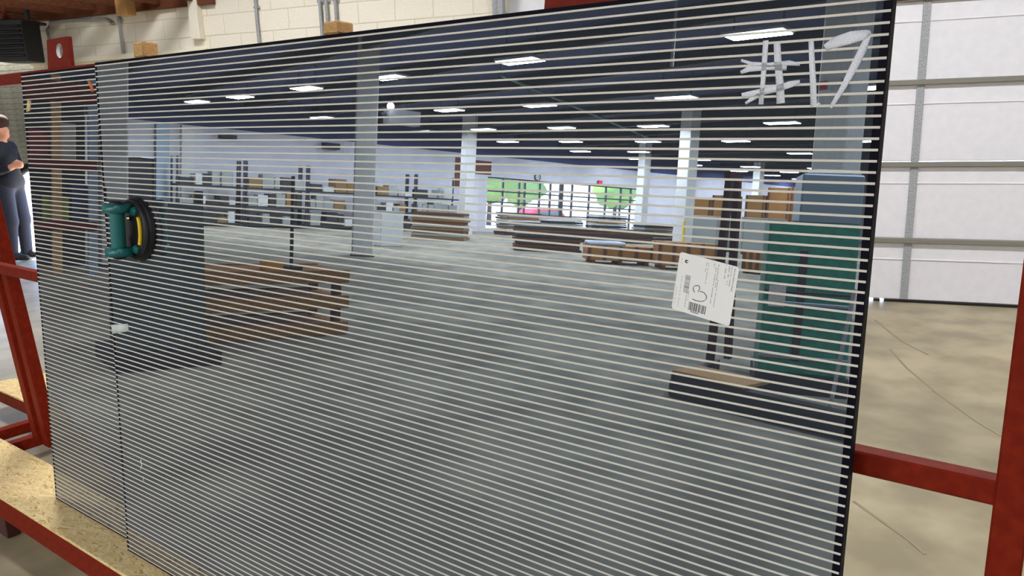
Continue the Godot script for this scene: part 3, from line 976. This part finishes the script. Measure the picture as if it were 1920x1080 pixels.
func hall_near() -> void:
	column(Vector3(-16.7, 0, 6.75), 0.52, "pale square column with a grey box and round lamp beside it", deg_to_rad(26.0))
	column(Vector3(-18.0, 0, 20.6), 0.52, "pale square column standing behind the wooden crates")
	column(Vector3(-28.2, 0, 17.9), 0.5, "pale square column before the brown wall panels")
	column(Vector3(-5.4, 0, 8.45), 0.5, "pale square column carrying the red and white sign")
	column(Vector3(-14.4, 0, 0.62), 0.5, "pale square column next to the pallet rack")
	for p in [[1423, 322, "pale square column far down the hall by the plywood boxes"], [1209, 297, "pale square column past the shop-front windows"]]:
		column(ry(p[0], p[1], 4.4), 0.5, p[2])
	# sign on the near column
	var sg := thing("column_sign", "red and white sign fixed to a pale square column", "sign", Vector3(-5.4, 3.3, 8.19), Basis(Vector3.UP, PI))
	put("board", cbox(0.46, 0.13, 0.012), M.pale_goods, T(0, 0.065, 0.007), sg)
	put("red_field", cbox(0.12, 0.12, 0.006), mat(Color(0.78, 0.05, 0.08), 0.5), T(0.15, 0.065, 0.016), sg)
	put("red_field", cbox(0.08, 0.12, 0.006), mat(Color(0.78, 0.05, 0.08), 0.5), T(-0.16, 0.065, 0.016), sg)
	# box and lamp beside the first column
	var bl := thing("junction_box", "grey metal box with a round lamp beside the column top", "electrical box", Vector3(-16.68, 3.3, 7.58))
	put("case", cbox(0.3, 0.36, 0.9), M.galvanised, T(0, 0.18, 0.15), bl)
	put("bracket", cbox(0.06, 0.08, 0.12), M.dark_steel, T(0, 0.2, -0.36), bl)
	var bulb := SphereMesh.new()
	bulb.radius = 0.09
	bulb.height = 0.18
	put("lamp_globe", bulb, M.lamp_glow, T(0.2, 0.4, -0.3), bl)
	var ol := OmniLight3D.new()
	ol.name = "globe_light"
	ol.light_energy = 0.3
	ol.light_size = 0.09
	ol.omni_range = 60.0
	ol.shadow_enabled = true
	bl.add_child(ol)
	ol.position = Vector3(0.2, 0.4, -0.3)
	# wooden cart
	var c := thing("timber_cart", "low three-deck wooden cart with brown plank decks", "cart", Vector3(-6.95, 0, 0.47))
	for s in [-1, 1]:
		for x in [-0.28, 0.28]:
			put("post", cbox(0.08, 0.5, 0.08), M.dark_wood, T(x, 0.3, s * 0.74), c)
	for y in [0.07, 0.34, 0.6]:
		for k in 6:
			put("plank", cbox(0.115, 0.03, 1.64, 0.004), M.crate_wood, T(-0.32 + k * 0.128, y + 0.035, 0), c)
		for x in [-0.385, 0.385]:
			put("side_board", cbox(0.03, 0.13, 1.66, 0.004), M.crate_wood, T(x, y, 0), c)
	var st := thing("pole_stand", "thin dark pole on a square foot on the timber cart", "stand", Vector3(-6.7, 0.65, 0.735))
	put("foot", cbox(0.2, 0.05, 0.16), M.dark_steel, T(0, 0.025, 0), st)
	put("pole", cyl(0.018, 0.9, 12), M.dark_steel, T(0, 0.48, 0), st)
	var yb := put("yellow_box", cbox(0.2, 0.1, 0.17, 0.01), mat(Color(0.85, 0.6, 0.15), 0.6), T(-6.74, 0.65 + 0.05, 0.55))
	tag(yb, "small orange-yellow carton on the timber cart by the pole", "box")
	# dark glass on a rack of its own
	var dr := thing("dark_glass_rack", "dark steel rack stacked with black glass sheets beside the timber cart", "rack", Vector3(-5.95, 0, -0.72))
	put("base", cbox(0.7, 0.12, 0.86), M.dark_steel, T(0, 0.06, 0), dr)
	for k in 5:
		put("glass_sheet", cbox(0.014, 1.16 - 0.1 * k, 0.74 - 0.04 * k), M.dark_glass, Transform3D(Basis(Vector3.BACK, 0.1), Vector3(0.05 + 0.03 * k, 0.71 - 0.05 * k, -0.03 * k)), dr)
	for z in [-0.36, 0.36]:
		put("upright", cbox(0.06, 1.3, 0.06), M.dark_steel, Transform3D(Basis(Vector3.BACK, 0.1), Vector3(-0.02, 0.74, z)), dr)
	pallet_rack()
	near_rack_and_machine()

func pallet_rack() -> void:
	var x := -12.9
	var o := thing("pallet_rack", "rust-red beamed pallet rack with cream posts", "rack", Vector3(x, 0, -1.4))
	for z in [-1.55, 0.93, 1.42]:
		for dx in [0.0, -1.0]:
			put("upright", cbox(0.09, 3.0, 0.13), M.pine if z < 1.4 else M.blue_grey, T(dx, 1.5, z), o)
	put("added_dark_backing", cbox(0.02, 2.9, 3.1), M.dark_goods, T(-0.93, 1.5, -0.08), o)  # added dark sheet, darkens the gaps where the pale wall would show through
	for y in [0.75, 1.68, 2.75]:
		for dx in [0.06, -0.96]:
			put("beam", cbox(0.05, 0.14 if y < 2 else 0.3, 3.1), M.red_steel, T(dx, y, -0.08), o)
		put("shelf", cbox(0.95, 0.02, 3.0), M.dark_wood, T(-0.45, y + 0.02, -0.08), o)
	var cols := [Color(0.55, 0.62, 0.12), Color(0.1, 0.16, 0.32), Color(0.6, 0.12, 0.08), Color(0.14, 0.24, 0.42), Color(0.08, 0.1, 0.16), Color(0.75, 0.75, 0.72), Color(0.4, 0.42, 0.3)]
	var nm := ["lime green", "navy", "dull red", "blue", "black", "white", "olive"]
	for lv in [[0.78, 0], [1.71, 1]]:
		var z := -1.4
		var k := 0
		while z < 1.2:
			var w := rng.randf_range(0.22, 0.42)
			var h := rng.randf_range(0.3, 0.62)
			var ci: int = (k * 3 + lv[1] * 2) % 7
			var b := put("storage_carton", cbox(0.5, h, w - 0.03, 0.01), mat(cols[ci], 0.7), T(x - 0.35, lv[0] + h / 2, -1.4 + z + w / 2))
			tag(b, "%s carton on the %s shelf of the rust-red pallet rack" % [nm[ci], ["lower", "upper"][lv[1]]], "carton", "cartons on the pallet rack")
			z += w
			k += 1

func near_rack_and_machine() -> void:
	# an empty A-frame with planks on its foot
	var a := ry(1330, 700)
	var b := ry(1362, 692)
	var mid := (a + b) * 0.5
	var o := thing("empty_rack", "narrow rusty A-frame rack with planks lying on its foot", "rack", Vector3(mid.x, 0, mid.z))
	var side := (a - b).normalized()
	var fwd := Vector3(-side.z, 0, side.x)
	if fwd.dot(Vector3(0.6, 0, -0.8)) < 0:
		fwd = -fwd
	for s in [-1, 1]:
		bar("leg", mid + side * 0.17 * s + Vector3(0, 0.1, 0), mid + side * 0.07 * s + Vector3(0, 1.8, 0), 0.06, 0.06, M.rust_post, o, fwd)
	bar("cross_tie", mid + side * -0.12 + Vector3(0, 1.77, 0), mid + side * 0.12 + Vector3(0, 1.77, 0), 0.06, 0.06, M.rust_post, o)
	var f0 := ry(1262, 742)
	var f1 := ry(1598, 828)
	bar("base_beam", Vector3(f0.x, 0.09, f0.z), Vector3(f1.x, 0.09, f1.z), 0.1, 0.18, M.dark_steel, o)
	bar("base_beam", Vector3(a.x, 0.06, a.z) - side * 0.1, Vector3(f0.x, 0.06, f0.z), 0.08, 0.12, M.dark_steel, o)
	var along_b := (f1 - f0).normalized()
	for k in 3:
		var p := Vector3(f0.x, 0.195, f0.z) + Vector3(along_b.z, 0, -along_b.x) * (-0.12 * k - 0.02)
		if k == 0:
			p.y = 0.197
		var pl := put("plank", cbox(0.12, 0.028, 0.62, 0.004), M.pine, along(p, p + along_b * 0.62))
		tag(pl, "short pale plank lying on the rusty rack's foot", "plank", "planks on the empty rack")
	# green machine
	var nz := Vector3(0.6, 0, -0.8)
	var bs := Basis(Vector3.UP.cross(nz), Vector3.UP, nz)
	var right := signf(bs.x.dot(Vector3(0.8, 0, 0.6)))
	var wd := 0.68
	var hg := 1.39
	var hb := 1.78
	var t := thing("green_machine", "teal-green machine cabinet with blue-grey hood and dark base", "machine", Vector3(-2.69, 0, 3.385) - nz * 0.35, bs)
	put("base", cbox(wd + 0.04, 0.16, 0.72), M.dark_steel, T(0, 0.08, 0), t)
	put("cabinet", cbox(wd, hg - 0.16, 0.7, 0.012), M.green_machine, T(0, (hg + 0.16) / 2, 0), t)
	put("hood", cbox(0.46, hb - hg, 0.6, 0.012), M.blue_grey, T(0.11 * right, (hb + hg) / 2, 0.04), t)
	put("hood_lid", cbox(0.36, 0.04, 0.5, 0.008), M.pale_goods, T(0.14 * right, hb + 0.02, 0.04), t)
	put("dark_strip", cbox(0.06, 0.9, 0.02), M.dark_steel, T(-0.06 * right, 0.72, 0.356), t)
	put("cross_rail", cbox(wd, 0.02, 0.02), M.dark_steel, T(0, 0.83, 0.358), t)
	put("cross_rail", cbox(wd, 0.025, 0.03), M.blue_grey, T(0, 0.74, 0.36), t)
	put("notice_sheet", cbox(0.13, 0.17, 0.004), M.paper, T(-0.24 * right, 0.79, 0.376), t)
	put("cross_rail", cbox(wd, 0.03, 0.03), M.galvanised, T(0, 0.3, 0.36), t)
	# pale pole leaning on the machine
	var p0 := ry(1550, 793)
	var p1 := rplane(1607, 545, p0, nz)
	var pole := thing("leaning_pole", "pale grey pole leaning against the teal-green machine", "pole", p0)
	rod("tube", p0, p0 + (p1 - p0) + nz * -0.1, 0.014, M.lamp_body, pole)

# ---------- far things that the glass mirrors ----------
func rack_bay(z: float, x: float, label: String) -> void:
	var o := thing("storage_rack", label, "rack", Vector3(x, 0, z), Basis(), "storage racks along the white wall")
	for dz in [-1.3, 1.3]:
		for dx in [-0.4, 0.4]:
			put("upright", cbox(0.07, 2.7, 0.07), M.dark_steel, T(dx, 1.35, dz), o)
	for y in [0.12, 0.85, 1.6]:
		put("shelf", cbox(0.9, 0.06, 2.6), M.dark_goods, T(0, y, 0), o)

func goods(x: float, z: float, y: float, h: float, w: float, dpt: float, kind: int, where: String) -> void:
	var ms := [M.grey_goods, M.dark_goods, M.pale_goods, M.brown_goods, M.crate_wood]
	var nm := ["grey", "dark", "white", "brown", "wooden"]
	var b := put("goods_bundle", cbox(dpt, h, w, 0.012), ms[kind], T(x, y + h / 2, z))
	tag(b, "%s bundle of goods %s" % [nm[kind], where], "bundle", "bundles on the storage racks")

func hall_far() -> void:
	var k := 0
	for z in [7.6, 10.3, 13.0, 15.7, 18.4]:
		rack_bay(z, -31.6, "dark three-shelf storage rack standing along the white wall")
		for lv in [0.15, 0.88, 1.63]:
			var zz: float = z - 1.22
			while zz < z + 1.1:
				var w := rng.randf_range(0.25, 0.6)
				if zz + w > z + 1.24:
					break
				goods(-31.5, zz + w / 2, lv, rng.randf_range(0.2, 0.6), w - 0.03, rng.randf_range(0.5, 0.75), [0, 1, 2, 0, 1, 3, 0][rng.randi() % 7], "on the %s shelf of the dark racks by the white wall" % {0.15: "bottom", 0.88: "middle", 1.63: "top"}[lv])
				zz += w
				k += 1
	# low stacks standing on the floor in front of the windows
	for s in [[-29.8, 22.2, 1.15, 2.2, 1], [-29.6, 24.9, 0.95, 2.4, 0], [-28.9, 27.6, 1.2, 2.2, 1], [-28.0, 30.3, 0.9, 2.4, 0], [-27.6, 33.2, 1.0, 2.2, 3]]:
		var o := thing("slab_stack", "low stack of stone slabs on the floor before the shop-front windows", "stack", Vector3(s[0], 0, s[1]), Basis(), "slab stacks before the windows")
		put("bearer", cbox(0.9, 0.1, s[3]), M.dark_wood, T(0, 0.05, 0), o)
		var n := int(s[2] / 0.12)
		for q in n:
			put("slab", cbox(1.0 - 0.04 * (q % 3), 0.1, s[3] - 0.08 * (q % 4), 0.008), [M.grey_goods, M.dark_goods, M.pale_goods, M.brown_goods][(q + int(s[4])) % 4], T(0.02 * (q % 2), 0.15 + q * 0.115, 0.03 * (q % 3)), o)
	# white bin by the first column
	var w0 := ry(712, 462)
	var w1 := ry(757, 463)
	var wm := (w0 + w1) * 0.5
	var hb := rx(735, 396, wm.x).y
	var bin := thing("white_bin", "tall white plastic bin standing behind the column with the lamp", "bin", Vector3(wm.x - 0.3, 0, wm.z))
	put("tub", cbox(0.6, hb - 0.06, w0.distance_to(w1), 0.02), M.pale_goods, T(0, (hb - 0.06) / 2, 0), bin)
	put("lid", cbox(0.66, 0.06, w0.distance_to(w1) + 0.06, 0.02), M.grey_goods, T(0, hb - 0.03, 0), bin)
	# timber stacks
	for s in [[770, 870, 446, 398, "long low stack of yellowish timber beside the white bin", "t"], [965, 1090, 470, 440, "low dark stack of slabs on the open floor", "d"], [1100, 1225, 494, 462, "long wooden crate under a white plastic sheet", "c"], [1232, 1345, 505, 456, "taller wooden crate next to the sheeted one", "c"], [1390, 1445, 512, 474, "wooden crate standing behind the rusty rack", "c"], [985, 1225, 452, 428, "long dark row of flat slabs behind the wooden crates", "d"]]:
		crate(s)
	# boxes along the far right of the hall
	var row := [[1232, 1262, 412, 384, 0], [1282, 1330, 440, 372, 1], [1330, 1362, 438, 366, 1], [1392, 1430, 436, 366, 1], [1432, 1476, 436, 352, 1], [1478, 1500, 438, 350, 1], [1290, 1345, 452, 404, 2], [1385, 1440, 458, 408, 2]]
	for s in row:
		var z: float = [46.0, 32.0, 20.0][s[4]]
		if s[4] == 2:
			z = 24.0
		var a := mirrored(s[0], s[2])
		var b := mirrored(s[1], s[2])
		var pa: Vector3 = a[0] + a[1] * ((z - a[0].z) / a[1].z)
		var pb: Vector3 = b[0] + b[1] * ((z - b[0].z) / b[1].z)
		var c := mirrored((s[0] + s[1]) * 0.5, s[3])
		var top: float = (c[0] + c[1] * ((z - c[0].z) / c[1].z)).y
		var m: Material = [M.green_machine, M.crate_wood, M.grey_goods][s[4]]
		var nm: String = ["small teal bin far down the hall", "tall plywood box in the row far down the hall", "grey bin in front of the plywood boxes"][s[4]]
		var wd := absf(pb.x - pa.x)
		var t := thing(["teal_bin", "plywood_box", "grey_bin"][s[4]], nm, ["bin", "box", "bin"][s[4]], Vector3((pa.x + pb.x) * 0.5, 0, z + 0.6), Basis(), ["", "plywood boxes", "grey bins"][s[4]])
		put("body", cbox(wd - 0.04, top - 0.1, 1.2, 0.02), m, T(0, (top - 0.1) / 2 + 0.1, 0), t)
		put("bearer", cbox(wd - 0.1, 0.1, 1.0), M.dark_wood, T(0, 0.05, 0), t)
		for q in [-0.42, 0.42]:
			put("batten", cbox(0.1, top - 0.1, 0.04), M.dark_wood if s[4] == 1 else m, T(q * wd, (top - 0.1) / 2 + 0.1, -0.61), t)
	# brown panels, clock and exit sign on the white wall
	for s in [[855, 870, 295, 350, "tall brown panel on the white wall"], [890, 921, 300, 328, "wide brown panel over the white door"]]:
		var a := rx(s[0], s[2], LX + 0.05)
		var b := rx(s[1], s[3], LX + 0.05)
		var p := put("wall_panel", cbox(0.04, a.y - b.y, b.z - a.z), mat(Color(0.42, 0.24, 0.16), 0.8), T(LX + 0.025, (a.y + b.y) / 2, (a.z + b.z) / 2))
		tag(p, s[4], "panel")
	var cp := rx(1008, 332, LX + 0.05)
	var ck := thing("wall_clock", "round dark-rimmed clock above the shop-front windows", "clock", cp, Basis(Vector3.BACK, -PI / 2))
	put("rim", lathe([Vector2(0.17, -0.03), Vector2(0.22, -0.02), Vector2(0.21, 0.03), Vector2(0.17, 0.03)], 28), M.dark_steel, Transform3D(), ck)
	put("dial", cyl(0.18, 0.02, 28), M.pale_goods, T(0, -0.01, 0), ck)
	put("hand", cbox(0.015, 0.006, 0.12), M.ink, T(0, 0.01, 0.05), ck)
	put("hand", cbox(0.09, 0.006, 0.015), M.ink, T(0.04, 0.012, 0), ck)
	var ep := rx(1125, 342, LX + 0.05)
	var ex := thing("exit_light", "small red glowing sign above the shop-front windows", "sign", ep)
	put("case", cbox(0.06, 0.2, 0.36), M.dark_steel, T(0, 0, 0), ex)
	var red := mat(Color(0.8, 0.05, 0.05), 0.5)
	red.emission_enabled = true
	red.emission = Color(1, 0.05, 0.05)
	red.emission_energy_multiplier = 3.0
	put("lamp_face", cbox(0.01, 0.14, 0.3), red, T(0.033, 0, 0), ex)
	# dark boxes high on the white wall
	for s in [[413, 443, 251, 262, "dark vent box high on the white wall over the light"], [608, 636, 267, 281, "dark vent box high on the white wall between column and light"]]:
		var a := rx(s[0], s[2], LX + 0.3)
		var b := rx(s[1], s[3], LX + 0.3)
		var v := thing("vent_box", s[4], "vent", Vector3(LX + 0.2, b.y, (a.z + b.z) / 2))
		put("case", cbox(0.4, a.y - b.y, b.z - a.z), M.black_box, T(0, (a.y - b.y) / 2, 0), v)
		put("grille", cbox(0.02, (a.y - b.y) * 0.8, (b.z - a.z) * 0.85), M.dark_steel, T(0.205, (a.y - b.y) / 2, 0), v)
	var pl := rx(351, 300, LX + 0.15)
	var pc := thing("wall_pier", "pale pier standing out from the white wall by the dark doorway", "column", Vector3(LX + 0.13, 0, pl.z))
	put("shaft", cbox(0.25, 4.0, 0.5, 0.01), M.column, T(0, 2.0, 0), pc)
	var p2 := rx(304, 300, LX + 0.15)
	var pc2 := thing("wall_pier", "bluish pier standing out from the white wall next to the dark doorway", "column", Vector3(LX + 0.13, 0, p2.z))
	put("shaft", cbox(0.25, 4.0, 0.5, 0.01), M.blue_grey, T(0, 2.0, 0), pc2)
	# pipes under the roof
	var pa := ry(938, 140, 4.95)
	var pb := ry(1215, 258, 4.95)
	var pipe := thing("ceiling_pipe", "long pale green pipe running slantwise under the dark ceiling", "pipe", pa)
	rod("tube", pa, pb, 0.05, mat(Color(0.35, 0.5, 0.48), 0.5), pipe)
	for q in [0.0, 0.33, 0.66, 1.0]:
		var h := pa.lerp(pb, q)
		rod("hanger", h, Vector3(h.x, 5.3, h.z), 0.012, M.dark_steel, pipe)
	var dp := ry(1268, 10, 4.9)
	var drop := thing("drop_pipe", "thin pale pipe hanging down from the dark ceiling", "pipe", Vector3(dp.x, 3.9, dp.z))
	put("tube", cyl(0.03, 1.45, 10), M.galvanised, T(0, 0.72, 0), drop)

func crate(s: Array) -> void:
	var a := ry(s[0], s[2])
	var b := ry(s[1], s[2] + 6)
	var mid := (a + b) * 0.5
	var sight := mid.normalized()
	var ax := (b - a)
	ax.y = 0
	var ln := ax.length()
	ax = ax.normalized()
	var nz := Vector3.UP.cross(ax)
	if nz.dot(sight) > 0:
		nz = -nz
	var top := rplane((s[0] + s[1]) * 0.5, s[3], mid, nz).y
	top = clampf(top, 0.25, 2.4)
	var bs := Basis(Vector3.UP.cross(nz), Vector3.UP, nz)
	var dpt := 1.0
	var t := thing({"t": "timber_stack", "d": "slab_row", "c": "wooden_crate"}[s[5]], s[4], {"t": "timber", "d": "stack", "c": "crate"}[s[5]], mid - nz * dpt * 0.5, bs)
	if s[5] == "c":
		put("body", cbox(ln - 0.04, top - 0.1, dpt - 0.06, 0.01), M.crate_wood, T(0, top / 2 + 0.05, 0), t)
		for q in 5:
			put("batten", cbox(0.09, top - 0.1, 0.025), M.dark_wood, T((q - 2) * ln * 0.235, top / 2 + 0.05, dpt / 2 - 0.02), t)
		for q in [-0.4, 0.0, 0.4]:
			put("skid", cbox(0.1, 0.1, dpt), M.dark_wood, T(q * ln, 0.05, 0), t)
		if s[0] == 1100:
			var sh := put("plastic_sheet", cbox(ln * 0.55, 0.1, dpt * 0.9, 0.04), mat(Color(0.78, 0.82, 0.86), 0.3), Transform3D(bs, mid - nz * dpt * 0.5 + Vector3(0, top + 0.05, 0) + bs.x * ln * 0.2))
			tag(sh, "white plastic sheet folded over the long wooden crate", "sheet")
	else:
		var n := maxi(3, int(top / 0.11))
		for q in n:
			put("board" if s[5] == "t" else "slab", cbox(ln - 0.06 * (q % 3), top / n - 0.012, dpt - 0.05 * (q % 2), 0.006), [M.brown_goods, M.grey_goods, M.dark_wood][q % 3] if s[5] == "t" else [M.dark_goods, M.dark_wood][q % 2], T(0.03 * (q % 2), (q + 0.5) * top / n, 0), t)

# ---------- outside ----------
func blob(sd: int) -> Mesh:
	var s := SphereMesh.new()
	s.radius = 1.0
	s.height = 2.0
	s.radial_segments = 28
	s.rings = 16
	var arr := s.get_mesh_arrays()
	var vs: PackedVector3Array = arr[Mesh.ARRAY_VERTEX]
	var n := noise(sd, 0.9, 3)
	for i in vs.size():
		vs[i] *= 1.0 + 0.35 * n.get_noise_3dv(vs[i] * 2.0)
	arr[Mesh.ARRAY_VERTEX] = vs
	var m := ArrayMesh.new()
	m.add_surface_from_arrays(Mesh.PRIMITIVE_TRIANGLES, arr)
	return m

func outside() -> void:
	var g := struct("ground", boxm(260, 0.2, 260), M.asphalt, T(-10, -0.26, 25))
	g.set_meta("label", "pale paved yard round the building")
	var zs := [19.0, 25.0, 31.5, 38.0, 46.0]
	for k in zs.size():
		var t := thing("tree", "leafy green tree in the yard beyond the shop-front windows", "tree", Vector3(-50.0 - 4.0 * (k % 2), -0.16, zs[k] + 4.0), Basis(), "trees in the yard")
		put("trunk", cyl(0.22, 2.4, 10, 0.15), M.bark, T(0, 1.2, 0), t)
		put("crown", blob(40 + k), M.leaf, Transform3D(Basis().scaled(Vector3(2.0, 1.7, 2.0)), Vector3(0, 3.6, 0)), t)
	var c := thing("parked_car", "red car parked outside the shop-front windows", "car", Vector3(-37.0, -0.16, 29.6))
	put("body", plate([Vector2(-2.1, 0.3), Vector2(2.1, 0.3), Vector2(2.15, 0.75), Vector2(1.2, 0.95), Vector2(0.6, 1.5), Vector2(-1.2, 1.52), Vector2(-1.8, 1.0), Vector2(-2.12, 0.9)], -0.85, 0.85), M.car_red, Transform3D(Basis(Vector3.UP, PI / 2), Vector3.ZERO), c)
	put("side_window", plate([Vector2(0.95, 1.0), Vector2(0.52, 1.42), Vector2(-1.1, 1.44), Vector2(-1.55, 1.02)], -0.86, 0.86), M.dark_glass, Transform3D(Basis(Vector3.UP, PI / 2), Vector3.ZERO), c)
	for z in [-1.3, 1.3]:
		for x in [-0.75, 0.75]:
			put("wheel", cyl(0.33, 0.22, 24), M.rubber, Transform3D(Basis(Vector3.BACK, PI / 2), Vector3(x, 0.33, z)), c)
